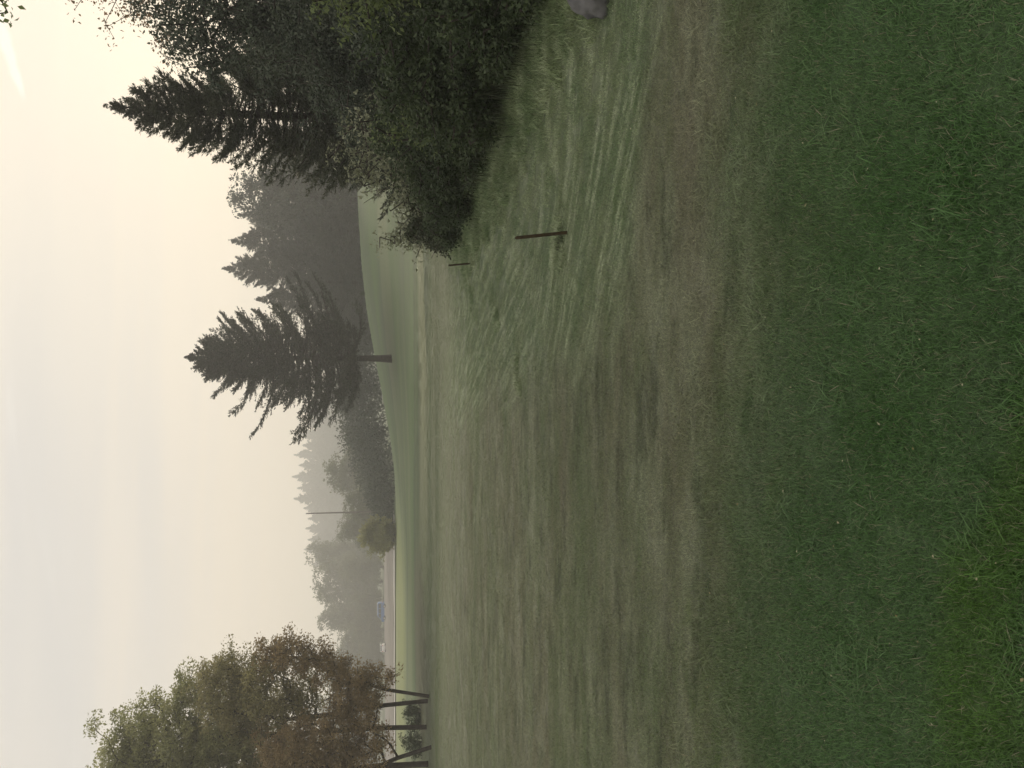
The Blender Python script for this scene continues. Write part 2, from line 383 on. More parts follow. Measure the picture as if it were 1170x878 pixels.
def scatter_grass():
    pts = []; scl = []; ix = []
    def ring(y0, y1, sp, sxy, idxs, hs):
        w_ = y1 * .575 + 2.5
        yy, xx = np.meshgrid(np.arange(y0, y1, sp), np.arange(-w_, w_, sp), indexing='ij')
        y = (yy + (rng.random(yy.shape) - .5) * sp).ravel(); x = (xx + (rng.random(yy.shape) - .5) * sp).ravel()
        keep = (x < edge(y) + 1.2) & (np.abs(x) < y * .575 + 2.5); x = x[keep]; y = y[keep]
        z = hs(x, y) * (.75 + .5 * rng.random(len(x)))
        pts.append(np.stack([x, y, H(x, y)], 1)); scl.append(np.stack([np.full(len(x), sxy), np.full(len(x), sxy), z], 1))
        ix.append(rng.choice(idxs, len(x)))
    def hs(x, y):
        # lush lawn close by, cut short past 3.5 m, longer along the wood
        lush = 1 - sstep(2.9, 4.1, y + .1 * x + .5 * np.sin(x * 1.7) * np.cos(y * 2))
        bank = sstep(-.3, .7, x - edge(y) + .9) * sstep(4.5, 6, y)
        return .55 + .55 * lush + .25 * bank
    ring(.6, 3.2, .115, .9, range(5), hs)
    ring(3.2, 7, .14, 1.0, range(5), hs)
    ring(7, 14, .20, 1.25, range(5), hs)
    ring(14, 26, .33, 1.7, range(5), hs)
    ring(26, 42, .55, 2.6, range(5), lambda x, y: hs(x, y) * (1 - .8 * sstep(30, 42, y)))
    ring(.6, 4.0, .40, 1.0, (5, 6, 7), lambda x, y: .50 + 0 * x)
    # longer uncut grass against the wood
    n = 1500; y = 3 + 13 * rng.random(n); x = edge(y) + .12 + rng.normal(0, .16, n)
    pts.append(np.stack([x, y, H(x, y)], 1)); scl.append(np.stack([np.full(n, 1.1), np.full(n, 1.1), .7 + 1.1 * rng.random(n)], 1)); ix.append(rng.choice((5, 6, 7), n))
    # cut stalks in lines and tussocks by the stakes
    for (px, py, n, s) in ((1.21, 6.75, 14, .10), (1.5, 12.9, 14, .12), (.9, 10.4, 10, .10), (.0, 8.8, 8, .12)):
        q = rng.normal(0, s, (n, 2)) + np.array([px, py])
        pts.append(np.stack([q[:, 0], q[:, 1], H(q[:, 0], q[:, 1])], 1)); scl.append(np.tile([[1., 1., .9]], (n, 1))); ix.append(rng.choice((5, 6, 7), n))
    P = np.concatenate(pts); S = np.concatenate(scl); I = np.concatenate(ix)
    me = bpy.data.meshes.new('grass'); me.vertices.add(len(P)); me.vertices.foreach_set('co', P.astype(np.float32).ravel())
    a = me.attributes.new('sc', 'FLOAT_VECTOR', 'POINT'); a.data.foreach_set('vector', S.astype(np.float32).ravel())
    a = me.attributes.new('rz', 'FLOAT_VECTOR', 'POINT'); rot = np.zeros((len(P), 3), np.float32); rot[:, 2] = rng.random(len(P)) * 6.283; a.data.foreach_set('vector', rot.ravel())
    a = me.attributes.new('ix', 'INT', 'POINT'); a.data.foreach_set('value', I.astype(np.int32))
    me.update(); me.materials.append(M['blade'])
    o = link(bpy.data.objects.new('grass', me))
    g = bpy.data.node_groups.new('grass_instances', 'GeometryNodeTree')
    g.interface.new_socket('Geometry', in_out='INPUT', socket_type='NodeSocketGeometry'); g.interface.new_socket('Geometry', in_out='OUTPUT', socket_type='NodeSocketGeometry')
    ns, ln = g.nodes, g.links
    gi = ns.new('NodeGroupInput'); go = ns.new('NodeGroupOutput'); ip = ns.new('GeometryNodeInstanceOnPoints'); ci = ns.new('GeometryNodeCollectionInfo')
    ci.inputs['Collection'].default_value = clump_col; ci.inputs['Separate Children'].default_value = True; ci.inputs['Reset Children'].default_value = True
    def att(nm, t):
        n = ns.new('GeometryNodeInputNamedAttribute'); n.data_type = t; n.inputs[0].default_value = nm; return n.outputs[0]
    ln.new(gi.outputs[0], ip.inputs['Points']); ln.new(ci.outputs[0], ip.inputs['Instance']); ip.inputs['Pick Instance'].default_value = True
    ln.new(att('ix', 'INT'), ip.inputs['Instance Index'])
    er = ns.new('FunctionNodeEulerToRotation'); ln.new(att('rz', 'FLOAT_VECTOR'), er.inputs[0]); ln.new(er.outputs[0], ip.inputs['Rotation'])
    ln.new(att('sc', 'FLOAT_VECTOR'), ip.inputs['Scale']); ln.new(ip.outputs[0], go.inputs[0])
    md = o.modifiers.new('scatter', 'NODES'); md.node_group = g
    tag(o, 'short dewy green grass covering the near lawn and field', 'grass', kind='stuff')
    return len(P)
print('grass clumps', scatter_grass())

def fallen_leaves():
    g = np.random.default_rng(55); n = 1500
    y = 1.2 + 11 * g.random(n) ** 1.2; x = (g.random(n) * 2 - 1) * (y * .575 + 1.5); k = x < edge(y) + .3; x, y = x[k], y[k]; n = len(x)
    az = g.random(n) * 6.283; l = .004 + .011 * g.random(n) ** 2
    D = np.stack([np.cos(az), np.sin(az), g.normal(0, .25, n)], 1) * l[:, None]; W = np.stack([-np.sin(az), np.cos(az), g.normal(0, .3, n)], 1) * (l * .6)[:, None]
    V, Fq = leafquads(np.stack([x, y, H(x, y) + .016 + .008 * (y < 3.4)], 1), D, W)
    o = mesh_np('fallen_leaves', V, Fq, M['litter'], tint=g.random(n)); tag(o, 'tiny pale fallen leaves scattered over the near grass', 'fallen leaves', kind='stuff')
fallen_leaves()
# ------------------------------------------------------------------ trees
def conifer(name, label, cat, loc, height, clear, prof, seed, mat, nl=.12, nw=.03, dens=11, K=14, sprays=12,
            trunk_r=.2, up=.25, group=None, bark='bark', lean=(0, 0), top_bias=0.0, droop=.25, sp_len=.42, minl=None):
    g = np.random.default_rng(seed)
    nb = int(dens * (height - clear))
    u = 1 - ((np.arange(nb) + g.random(nb)) / nb) ** (.85 + top_bias)
    z = clear + (height - clear) * u * .985
    az = np.arange(nb) * 2.39996 + g.normal(0, .35, nb)
    Lb = np.array([prof(uu, a) for uu, a in zip(u, az)]) * (.56 + .52 * g.random(nb) ** .8)
    el = up + .45 * u ** 1.5 - .25 * (1 - u) + g.normal(0, .10, nb)
    z = np.minimum(z, height - .02 * height * g.random(nb) - Lb * (np.tan(el) * .75 + .1).clip(0))
    ns_ = sprays
    T = np.linspace(.12, 1, ns_)
    hd = np.stack([np.cos(az), np.sin(az), 0 * az], 1)
    # branch curve: out, sagging in the middle, tip rising
    def bp(t):
        out = Lb[:, None] * t[None]
        zz = z[:, None] + out * np.tan(el)[:, None] * .75 - droop * Lb[:, None] * np.sin(t * 2.6)[None] * .5 + .12 * Lb[:, None] * t[None] ** 3
        return np.concatenate([hd[:, None] * out[..., None], zz[..., None]], -1)[..., [0, 1, 3]] if False else np.stack([hd[:, None, 0] * out, hd[:, None, 1] * out, zz], -1)
    Pb = bp(T); Dt = norm(bp(np.clip(T + .03, 0, 1.05)) - bp(T - .03))
    side = np.stack([-np.sin(az), np.cos(az), 0 * az], 1)[:, None].repeat(ns_, 1)
    # sprays on both sides of each branch and one up the tip
    O = []; D = []; LL = []; TB = []
    tb = g.random(nb)
    for sgn in (-1, 1, 0):
        ang = g.uniform(.6, 1.15, (nb, ns_))
        d = Dt * np.cos(ang)[..., None] + side * (sgn * np.sin(ang))[..., None] if sgn else Dt + 0
        d = d + g.normal(0, .16, d.shape); d[..., 2] -= .05 - .12 * u[:, None]
        l = Lb[:, None] * sp_len * (1.08 - T[None]) * (.6 + .7 * g.random((nb, ns_))) + np.minimum(minl or nl * 1.2, .4 * Lb + .04)[:, None]
        l = np.minimum(l, 1.5)
        O.append(Pb.reshape(-1, 3)); D.append(norm(d).reshape(-1, 3)); LL.append(l.ravel()); TB.append(np.repeat(tb, ns_))
    O = np.concatenate(O); D = np.concatenate(D); LL = np.concatenate(LL); TB = np.concatenate(TB)
    BL = np.tile(np.repeat(Lb, ns_), 3); keep = g.random(len(O)) < np.clip(BL / (.16 * Lb.max()), .25, .9); O, D, LL, TB, BL = O[keep], D[keep], LL[keep], TB[keep], BL[keep]
    NS = .38 + .62 * np.clip(BL / (.30 * Lb.max()), 0, 1)
    m_ = 46; lz = height * (1.0 - .09 * g.random(m_)); a_ = g.random(m_) * 6.283
    O = np.concatenate([O, np.stack([0 * lz, 0 * lz, lz], 1)]); D = np.concatenate([D, norm(np.stack([np.cos(a_) * .6, np.sin(a_) * .6, np.full(m_, .8)], 1))])
    LL = np.concatenate([LL, (height * 1.005 - lz) * .45 + .02]); TB = np.concatenate([TB, np.full(m_, .5)]); NS = np.concatenate([NS, np.full(m_, .38)])
    n = len(O)
    t = g.random((n, K)) ; sg = np.where(np.arange(K) % 2 == 0, 1., -1.)[None]
    S = norm(np.cross(D, np.array([0, 0, 1.])) + 1e-6)
    P = O[:, None] + D[:, None] * (LL[:, None] * t)[..., None]
    nd = norm(D[:, None] * .8 + S[:, None] * (sg * .6)[..., None] + g.normal(0, .28, (n, K, 3)))
    ln_ = nl * NS[:, None] * (.6 + .8 * g.random((n, K))) * (1.15 - .5 * t)
    Wd = norm(np.cross(nd, g.normal(0, 1, (n, K, 3)) * .5 + np.array([0, 0, 1.]))) * (nw * NS[:, None] ** .5 * (.7 + .6 * g.random((n, K))))[..., None]
    V, Fq = leafquads(P.reshape(-1, 3), (nd * ln_[..., None]).reshape(-1, 3), Wd.reshape(-1, 3))
    tint = np.clip(np.repeat(TB, K) * .6 + .4 * g.random(n * K), 0, 1)
    V[:, 0] += lean[0] * V[:, 2]; V[:, 1] += lean[1] * V[:, 2]
    root = empty(name, loc)
    # trunk and branch wood
    zz = np.linspace(-.3, height * .985, 14); rr = trunk_r * (1 - zz / height).clip(.03) ** .8; rr[0] *= 1.45; rr[1] *= 1.1
    wob = np.stack([g.normal(0, .02 * trunk_r * 5, 14).cumsum() * .15, g.normal(0, .02 * trunk_r * 5, 14).cumsum() * .15], 1)
    C = np.stack([lean[0] * zz + wob[:, 0], lean[1] * zz + wob[:, 1], zz], 1)
    Vt, Ft = tubes(C[:-1], C[1:], rr[:-1], rr[1:], 10)
    s = np.linspace(0, .85, 4); Bp = bp(s); Bp[..., 0] += lean[0] * Bp[..., 2]; Bp[..., 1] += lean[1] * Bp[..., 2]
    br = (.012 + .014 * Lb)[:, None] * (1 - s[None] * .8) * (trunk_r / .2) ** .5
    Vb, Fb = tubes(Bp[:, :-1].reshape(-1, 3), Bp[:, 1:].reshape(-1, 3), br[:, :-1].ravel(), br[:, 1:].ravel(), 4)
    mesh_np('trunk', np.concatenate([Vt, Vb]), np.concatenate([Ft, Fb + len(Vt)]), M[bark], root, smooth=True)
    mesh_np('crown', V, Fq, M[mat], root, tint=tint)
    tag(root, label, cat, group)
    return root

def leafy(name, label, cat, base, stems, lobes, seed, mat, leaf=.1, per=60, ncl=260, spread=.38, trunk_r=.12, group=None,
          bark='bark', shell=.55, twig=.006, flat=.6, leaf_w=.6, droop=.0):
    """broadleaf tree or bush: limbs grown from the stems to leaf clusters filling the lobes.
       base: world xyz; stems: polylines relative to the base; lobes: (x, y, z, rx, rz) relative to the base"""
    g = np.random.default_rng(seed)
    lob = np.array(lobes, float); vol = lob[:, 3] ** 2 * lob[:, 4]; pick = g.choice(len(lob), ncl, p=vol / vol.sum())
    v = norm(g.normal(0, 1, (ncl, 3))); r = shell + (1 - shell) * g.random(ncl); r = np.where(g.random(ncl) < .3, r * g.random(ncl), r)
    L = lob[pick]; C = L[:, :3] + v * r[:, None] * np.stack([L[:, 3], L[:, 3], L[:, 4]], 1)
    C = C + g.normal(0, .12, C.shape) * L[:, 3:4]
    C = C[C[:, 2] > .08]
    # greedy limb graph
    nodes = []; par = []
    for st in stems:
        last = -1
        for i in range(len(st) - 1):
            a, b = np.array(st[i], float), np.array(st[i + 1], float); k = max(2, int(np.linalg.norm(b - a) / .5))
            for t in range(k):
                nodes.append(a + (b - a) * t / k); par.append(last); last = len(nodes) - 1
        nodes.append(np.array(st[-1], float)); par.append(last)
    nst = len(nodes)
    top = max(s[-1][2] for s in stems)
    order = np.argsort(np.min(np.linalg.norm(C[:, None] - np.array(nodes)[None], axis=2), 1))
    tips = []
    for ci in order:
        c = C[ci]; A = np.array(nodes); d = np.linalg.norm(A - c, axis=1) + np.where(A[:, 2] > c[2] + .1, 1.2 * (A[:, 2] - c[2]), 0)
        j = int(np.argmin(d)); a = A[j]; dist = np.linalg.norm(c - a); k = max(1, int(dist / (spread * 1.6)))
        last = j
        for t in range(1, k + 1):
            f = t / k; p = a + (c - a) * f; p = p + (g.normal(0, .05 * dist / k ** .5, 3) if t < k else 0)
            p[2] += .10 * dist * math.sin(math.pi * f)
            nodes.append(p); par.append(last); last = len(nodes) - 1
        tips.append(last)
    nodes = np.array(nodes); par = np.array(par); wgt = np.zeros(len(nodes)); wgt[tips] = 1
    for i in range(len(nodes) - 1, -1, -1):
        if par[i] >= 0: wgt[par[i]] += wgt[i]
    rad = twig * (1 + wgt) ** .5
    mx = rad[:nst].max(); rad[:nst] = np.maximum(rad[:nst] * trunk_r / mx, trunk_r * .45 * (1 - .6 * nodes[:nst, 2].clip(0) / max(top, .1)))
    rad[nst:] = np.minimum(rad[nst:], trunk_r * .55)
    root = empty(name, base)
    e = np.where(par >= 0)[0]; ts = e[e < nst]; lb = e[e >= nst]
    Vt, Ft = tubes(nodes[par[ts]], nodes[ts], rad[par[ts]], rad[ts], 8)
    Vb, Fb = tubes(nodes[par[lb]], nodes[lb], np.minimum(rad[par[lb]], rad[lb] * 1.5), rad[lb], 5)
    V1, F1 = np.concatenate([Vt, Vb]), [Ft, None]
    F1 = np.concatenate([Ft, Fb + len(Vt)])
    mesh_np('trunk' if cat == 'tree' else 'stems', V1, F1, M[bark], root, smooth=True)
    # leaves round the clusters
    Cn = C; n = len(Cn); cnt = per
    ct = g.random(n)
    sz = spread * (.6 + .7 * g.random(n))
    o = g.normal(0, 1, (n, cnt, 3)); o = norm(o) * (g.random((n, cnt, 1)) ** .5); o[..., 2] *= flat
    P = Cn[:, None] + o * sz[:, None, None]
    d = norm(o + g.normal(0, .7, o.shape) + np.array([0, 0, -.25 - droop])); ll = leaf * (.55 + .8 * g.random((n, cnt)))
    W = norm(np.cross(d, g.normal(0, 1, o.shape) * .7 + np.array([0, 0, 1.]))) * (ll * leaf_w)[..., None]
    V, Fq = leafquads(P.reshape(-1, 3), (d * ll[..., None]).reshape(-1, 3), W.reshape(-1, 3))
    tint = np.clip(np.repeat(ct, cnt) * .65 + .35 * g.random(n * cnt), 0, 1)
    mesh_np('crown' if cat == 'tree' else 'foliage', V, Fq, M[mat], root, tint=tint)
    tag(root, label, cat, group)
    return root
def rel(base, L):          # lobes given as (px, py, Y, radius, flatten) in the photograph's measures
    out = []
    for px, py, Y, r, f in L:
        x, z = at(px, py, Y); out.append((x - base[0], Y - base[1], z - base[2], r, r * f))
    return out
def relp(base, L):
    return [tuple(np.array((at(px, py, Y)[0], Y, at(px, py, Y)[1])) - np.array(base)) for px, py, Y in L]
def copy_tree(root, loc, rz, s, label, group=None):
    c = root.copy(); link(c); c.location = loc; c.rotation_euler = (0, 0, rz); c.scale = s
    c['label'] = label
    if group: c['group'] = group
    for ch in list(root.children):
        k = ch.copy(); k.parent = c; col.objects.link(k)
    return c

# -- the lone fir on the rise
FX, _ = at(445, 410, 56); fb = (FX, 56.0, h1(FX, 56))
def fir_prof(u, a):
    w = np.interp(u, [0, .06, .14, .25, .38, .5, .62, .75, .86, .94, 1], [3.4, 4.6, 4.9, 4.9, 4.6, 3.9, 2.9, 1.95, 1.05, .40, .05])
    lobe = 1 + .16 * math.sin(3 * a + 9 * u) + .10 * math.sin(5 * a - 17 * u)
    return w * lobe
topz = at(211, 425, 56)[1]
conifer('fir_tree', 'large dark fir tree standing alone on the grassy rise with a bare lower trunk', 'tree', fb, topz - fb[2], 2.6,
        fir_prof, 11, 'fir', nl=.22, nw=.07, dens=16, K=25, sprays=14, trunk_r=.24, up=.20, top_bias=.05, droop=.16, sp_len=.34, minl=.45)

# -- the trees on the left
GL = 'tall trees at the left end of the field'
def left_tree(bpx, bpy, Y, stems_px, lobes_px, **k):
    bx, _ = at(bpx, bpy, Y); base = (bx, Y, h1(bx, Y) - .05)
    st = [relp(base, s) for s in stems_px]
    for s in st: s[0] = (s[0][0], s[0][1], -.1)
    return leafy(base=base, stems=st, lobes=rel(base, lobes_px), group=GL, **k)
left_tree(489, 797, 30, [[(489, 797, 30), (440, 788, 30), (412, 779, 30.2), (375, 768, 30.4), (350, 752, 30.3)]],
          [(362, 755, 30.3, .75, 1), (335, 748, 30, .8, .9), (385, 768, 30, .8, .9), (415, 775, 29.8, .8, .8), (445, 776, 29.6, .55, .8), (400, 800, 29.5, .9, .9), (310, 750, 30.5, .7, 1)],
          name='leaning_tree', label='slender tree leaning right, last trunk at the right end of the left-hand group', cat='tree', seed=21, mat='rust_leaf', leaf=.09, per=66, ncl=270, spread=.34, trunk_r=.07)
left_tree(489, 801, 31, [[(489, 801, 31), (440, 806, 31), (390, 815, 31), (330, 822, 31), (270, 815, 31)]],
          [(250, 762, 31, .8, 1), (275, 770, 31.5, 1.0, 1), (300, 785, 30.5, 1.1, 1), (262, 800, 31, 1.2, 1), (320, 760, 31, .7, 1), (340, 800, 31, 1.2, .9), (300, 830, 31.5, 1.3, 1), (235, 785, 31.5, .9, .9)],
          name='olive_leaved_tree', label='olive-leaved tree whose trunk forms a V with the slender leaning tree', cat='tree', seed=22, mat='olive_leaf', leaf=.10, per=74, ncl=440, spread=.38, trunk_r=.09)
left_tree(490, 831, 32, [[(490, 831, 32), (430, 832, 32), (350, 838, 32), (260, 842, 32), (180, 850, 32)]],
          [(150, 865, 32, 1.5, 1), (135, 835, 32, .9, 1), (175, 820, 32, 1.2, 1), (205, 795, 32.5, 1.0, 1), (225, 835, 32, 1.7, 1), (185, 870, 33, 1.8, 1), (250, 865, 32, 1.7, 1), (160, 900, 32, 1.7, 1), (275, 800, 33, 1.2, 1), (225, 770, 33, .7, 1), (290, 860, 32, 1.4, 1), (120, 880, 32.5, .8, 1)],
          name='tall_green_tree', label='tallest tree of the left-hand group, green crown on an upright trunk', cat='tree', seed=23, mat='green_leaf', leaf=.11, per=78, ncl=780, spread=.42, trunk_r=.10)
left_tree(491, 853, 29, [[(491, 853, 29), (455, 866, 29), (410, 885, 29), (340, 890, 29)]],
          [(350, 850, 29, 1.1, .9), (390, 835, 29, 1.0, .9), (420, 815, 29, .8, .8), (335, 880, 29, 1.3, 1), (400, 870, 29, 1.2, .9), (380, 905, 29, 1.4, 1), (435, 855, 28.6, .7, .6), (315, 850, 30, .9, 1)],
          name='rusty_tree', label='rust-brown leaved tree leaning left, in front of the tall green tree', cat='tree', seed=24, mat='rust_leaf', leaf=.09, per=70, ncl=560, spread=.38, trunk_r=.08)
left_tree(492, 873, 31, [[(492, 873, 31), (430, 876, 31), (350, 882, 31), (280, 895, 31)]],
          [(300, 900, 31, 1.6, 1), (350, 930, 31, 1.7, 1), (260, 925, 31, 1.6, 1), (400, 925, 31, 1.3, .9), (340, 870, 32, 1.0, 1), (430, 895, 30.5, .8, .7), (220, 925, 31, 1.5, 1)],
          name='edge_tree', label='brownish tree with its trunk at the very edge of the photo', cat='tree', seed=25, mat='olive_leaf', leaf=.10, per=65, ncl=480, spread=.40, trunk_r=.12)
for i, (px, py, Y, rr, lab) in enumerate(((484, 815, 36, .55, 'low dark bush behind the V of two trunks'), (486, 848, 35, .6, 'low dark bush behind the rust-brown tree'), )):
    bx, _ = at(px, py, Y); b = (bx, Y, h1(bx, Y) - .03)
    leafy('low_bush', lab, 'bush', b, [[(0, 0, -.05), (.05, 0, .35)], [(.1, 0, -.05), (.3, .1, .4)]], [(0, 0, .35, .62, .42), (.2, .1, .65, .42, .35), (-.3, 0, .2, .45, .25)], 300 + i, 'bush', leaf=.07, per=45, ncl=60, spread=.2, trunk_r=.03, group='low dark bushes under the left trees')

# -- the wood on the right: conifers
def cprof(w, ph=0):
    def f(u, a):
        return w * np.interp(u, [0, .1, .3, .6, .82, .93, 1], [.85, 1, .93, .58, .26, .10, .02]) * (1 + .15 * math.sin(3 * a + 11 * u + ph) + .1 * math.sin(5 * a - 7 * u))
    return f
Y1 = 20.0; x1, z1 = at(120, 121, Y1); g1 = h1(x1, Y1)
c1 = conifer('conifer', 'dark pointed conifer rising above the bushes, its tip the highest clear point of the wood', 'tree', (x1, Y1, g1), z1 - g1, .3,
        cprof(2.15), 31, 'fir_near', nl=.13, nw=.026, dens=30, K=17, sprays=12, trunk_r=.16, up=.30, top_bias=0, droop=.30, sp_len=.42)
def ctop(px, py, Y):
    x, z = at(px, py, Y); return x, z, h1(x, Y)
GW = 'dark trees of the wood on the right'
c1['group'] = GW
for (px, py, Y, rz, lab) in (
        (250, 28, 23, 1.0, 'dark conifer behind the rounded evergreen at the edge of the photo'),
        (236, 72, 26, 2.2, 'shaded conifer filling the gap behind the pointed conifer and the evergreen'),
        (300, 165, 27, 4.1, 'short dark conifer tucked behind the left flank of the pointed conifer'),
        (240, -60, 21, 3.0, 'dark conifer behind the evergreen, mostly outside the photo'),):
    x, z, gg = ctop(px, py, Y); s = (z - gg) / (z1 - g1)
    copy_tree(c1, (x, Y, gg), rz, (s * 1.05, s * 1.05, s), lab, GW)
# dense dark evergreen at the photo's edge
b = (7.6, 15.5, h1(7.6, 15.5))
leafy('evergreen_tree', 'dense dark evergreen with a rounded top, right of the pointed conifer', 'tree', b,
      [[(0, 0, -.2), (0, 0, 1.5), (.1, 0, 3.4), (0, 0, 5.0)]],
      [(0, 0, 4.4, 1.5, 1.3), (-.6, -.3, 3.2, 1.6, 1.4), (.6, 0, 3.2, 1.8, 1.6), (-.4, -.4, 1.7, 1.9, 1.5), (.9, -.3, 1.5, 1.8, 1.4), (-.8, .3, 4.0, .9, 1.0)], 41, 'cedar', leaf=.075, per=80, ncl=620, spread=.34, trunk_r=.14, group=GW, shell=.6)
# thin reddish-leaved tree
bx = 8.9; b = (bx, 17.5, h1(bx, 17.5))
rl = rel(b, [(150, 12, 17.5, .75, .9), (178, 42, 17.5, .6, .8), (130, -20, 17.5, 1.1, 1), (208, 78, 17.6, .35, .8), (175, 5, 17.3, .7, 1), (200, -30, 17.5, 1.3, 1), (110, -50, 17.5, .9, .8)])
leafy('sparse_tree', 'thin tree with sparse reddish leaves against the sky at the edge of the photo', 'tree', b,
      [[(0, 0, -.2), (.1, 0, 2.5), (.0, 0, 5), (-.1, 0, 7.2)], [(0, 0, 2.5), (-.4, -.1, 4.6), (-.7, 0, 6.0)]], rl, 42, 'red_leaf', leaf=.075, per=12, ncl=230, spread=.26, trunk_r=.08, group=GW, shell=.2, twig=.0035)
# overhanging leafy sprig high up
b = (5.9, 8.2, h1(5.9, 8.2))
rl = rel(b, [(-6, -6, 8.0, .22, .9), (-60, -40, 8.0, .6, 1), (-110, -80, 8, .7, 1)])
leafy('overhanging_tree', 'tree outside the photo with one leafy twig poking in high up by the contrail', 'tree', b,
      [[(0, 0, -.2), (0, .1, 3), (-.5, 0, 6), (-1.1, 0, 7.6)]], rl, 43, 'maple', leaf=.06, per=14, ncl=60, spread=.16, trunk_r=.07, shell=.2, twig=.004, group=GW)

# -- bushes along the wood
GB = 'bushes along the edge of the wood'
def bush(name, label, x, y, rx, h, seed, mat, leaf=.06, per=45, ncl=150, spread=.22, lobes=None, **k):
    b = (x, y, h1(x, y) - .03); g = np.random.default_rng(seed + 900)
    if lobes is None:
        lobes = [(g.normal(0, .25) * rx, g.normal(0, .25) * rx, h * .42, rx * .85, h * .42), (g.normal(0, .4) * rx, g.normal(0, .3) * rx, h * .68, rx * .55, h * .3), (-.45 * rx, -.2 * rx, h * .32, rx * .55, h * .3), (.4 * rx, -.3 * rx, h * .3, rx * .6, h * .3)]
    st = [[(0, 0, -.1), (g.normal(0, .2) * rx, g.normal(0, .2) * rx, h * .35), (g.normal(0, .45) * rx, g.normal(0, .4) * rx, h * .7)] for _ in range(4)]
    return leafy(name, label, 'bush', b, st, lobes, seed, mat, leaf, per, ncl, spread, .022, GB, **k)
bush('maple_bush', 'bright green leafy bush with hanging twigs, highest bush at the edge of the photo', 4.15, 7.2, 1.0, 2.0, 51, 'maple', .055, 42, 190, .17,
     lobes=[(-.2, 0, 1.55, .7, .45), (.3, -.2, 1.3, .8, .6), (-.65, -.1, 1.25, .35, .35), (-.35, -.1, .9, .5, .4), (.5, 0, .7, .8, .6)], droop=.5, leaf_w=.5)
bush('bramble_bush', 'dark green bramble bush just above the grey boulder', 3.75, 6.6, .75, 1.05, 52, 'bush', .05, 55, 190, .17)
bush('bramble_bush', 'dark bramble bush behind the nearer wooden stake', 3.15, 8.3, .70, 1.25, 53, 'bush', .05, 55, 190, .18)
bush('bramble_bush', 'dark bush with yellowish leaf tips beneath the bright green bush', 3.9, 8.7, .9, 1.75, 54, 'bush', .055, 55, 240, .2)
bush('yellow_tipped_bush', 'small yellow-green sapling among the dark brambles', 3.1, 9.3, .35, 1.55, 55, 'maple', .05, 22, 50, .15)
bush('mixed_bush', 'grey-green bush with pale leaves at the middle of the wood edge', 3.75, 11.2, .85, 2.0, 56, 'pale_leaf', .055, 16, 150, .2)
bush('dark_bush', 'very dark bush between the pale-leaved bush and the brambles', 3.3, 10.6, .8, 1.5, 57, 'bush', .05, 60, 230, .2)
bush('pale_twiggy_bush', 'open twiggy bush with pale leaves seen against the far field', 3.55, 13.4, .75, 2.15, 58, 'pale_leaf', .06, 30, 170, .19, shell=.3)
bush('twiggy_bush', 'low dark twiggy bush nearest the farther wooden stake', 2.75, 12.6, .6, 1.05, 59, 'reed', .05, 34, 150, .17, shell=.3)
bush('twiggy_bush', 'low twiggy bush with thin pale leaves above the farther stake', 3.1, 14.8, .7, 1.5, 60, 'pale_leaf', .055, 26, 120, .2, shell=.3)
bush('bramble_bush', 'low dark bramble mound immediately left of the boulder', 3.35, 6.9, .5, .75, 151, 'bush', .045, 50, 110, .13)
bush('bramble_bush', 'low dark bramble mound directly behind the boulder', 3.3, 6.15, .45, .62, 154, 'bush', .045, 50, 110, .13)
bush('bramble_bush', 'low dark bramble mound at the wood edge, level with the nearer stake', 2.95, 9.5, .55, .85, 152, 'bush', .045, 50, 120, .14)
bush('bramble_bush', 'low dark bramble mound beside the small dark stone', 2.65, 10.9, .5, .80, 153, 'bush', .045, 50, 120, .14)
for i, (x, y, rx, h, lab) in enumerate((
        (5.6, 10.4, 1.3, 2.9, 'tall dark bush directly behind the bright green bush'), (5.3, 13.4, 1.3, 3.0, 'tall dark bush below the pointed conifer'),
        (7.4, 12.0, 1.4, 3.4, 'tall dark bush below the evergreen at the edge of the photo'), (5.6, 17.0, 1.2, 2.6, 'dark bush at the foot of the pointed conifer'),
        (4.7, 15.6, .9, 2.0, 'dark rounded bush behind the pale twiggy bush'), (5.2, 8.0, 1.1, 2.3, 'dark bush behind the brambles at the edge of the photo'), (4.6, 5.6, .8, 1.3, 'dark bush right of the boulder, mostly outside the photo'))):
    bush('dark_bush', lab, x, y, rx, h, 70 + i, 'cedar', .065, 60, 300, .27)
def reeds(label, spots, hmin, hmax, n, seed, s=.28):
    g = np.random.default_rng(seed); Vs = []; Fs = []; T = []; off = 0
    b0 = spots[0]; root_z = h1(*b0)
    for (x, y) in spots:
        px = x + g.normal(0, s, n); py = y + g.normal(0, s, n); hh = hmin + (hmax - hmin) * g.random(n); az = g.random(n) * 6.283; L = .15 + .5 * g.random(n) ** 2
        B = np.stack([px, py, H(px, py)], 1); D = np.stack([np.cos(az), np.sin(az), 0 * az], 1); S = np.stack([-np.sin(az), np.cos(az), 0 * az], 1)
        vs = []
        for t, wf in ((0, .8), (.35, 1), (.7, .7), (1, .1)):
            c = B + D * (hh * L * t ** 2)[:, None] + np.array([0, 0, 1.]) * (hh * (t - .2 * L * t * t))[:, None]
            vs += [c - S * wf * .004, c + S * wf * .004]
        V = np.stack(vs, 1).reshape(-1, 3); b = (np.arange(n) * 8)[:, None] + off
        Fs.append(np.concatenate([b + np.array([[0, 1, 3, 2]]), b + np.array([[2, 3, 5, 4]]), b + np.array([[4, 5, 7, 6]])], 1).reshape(-1, 4)); Vs.append(V); T.append(np.repeat(g.random(n), 3)); off += n * 8
    o = mesh_np('tall_grass', np.concatenate(Vs), np.concatenate(Fs), M['reed'], tint=np.concatenate(T))
    tag(o, label, 'grass', kind='stuff')
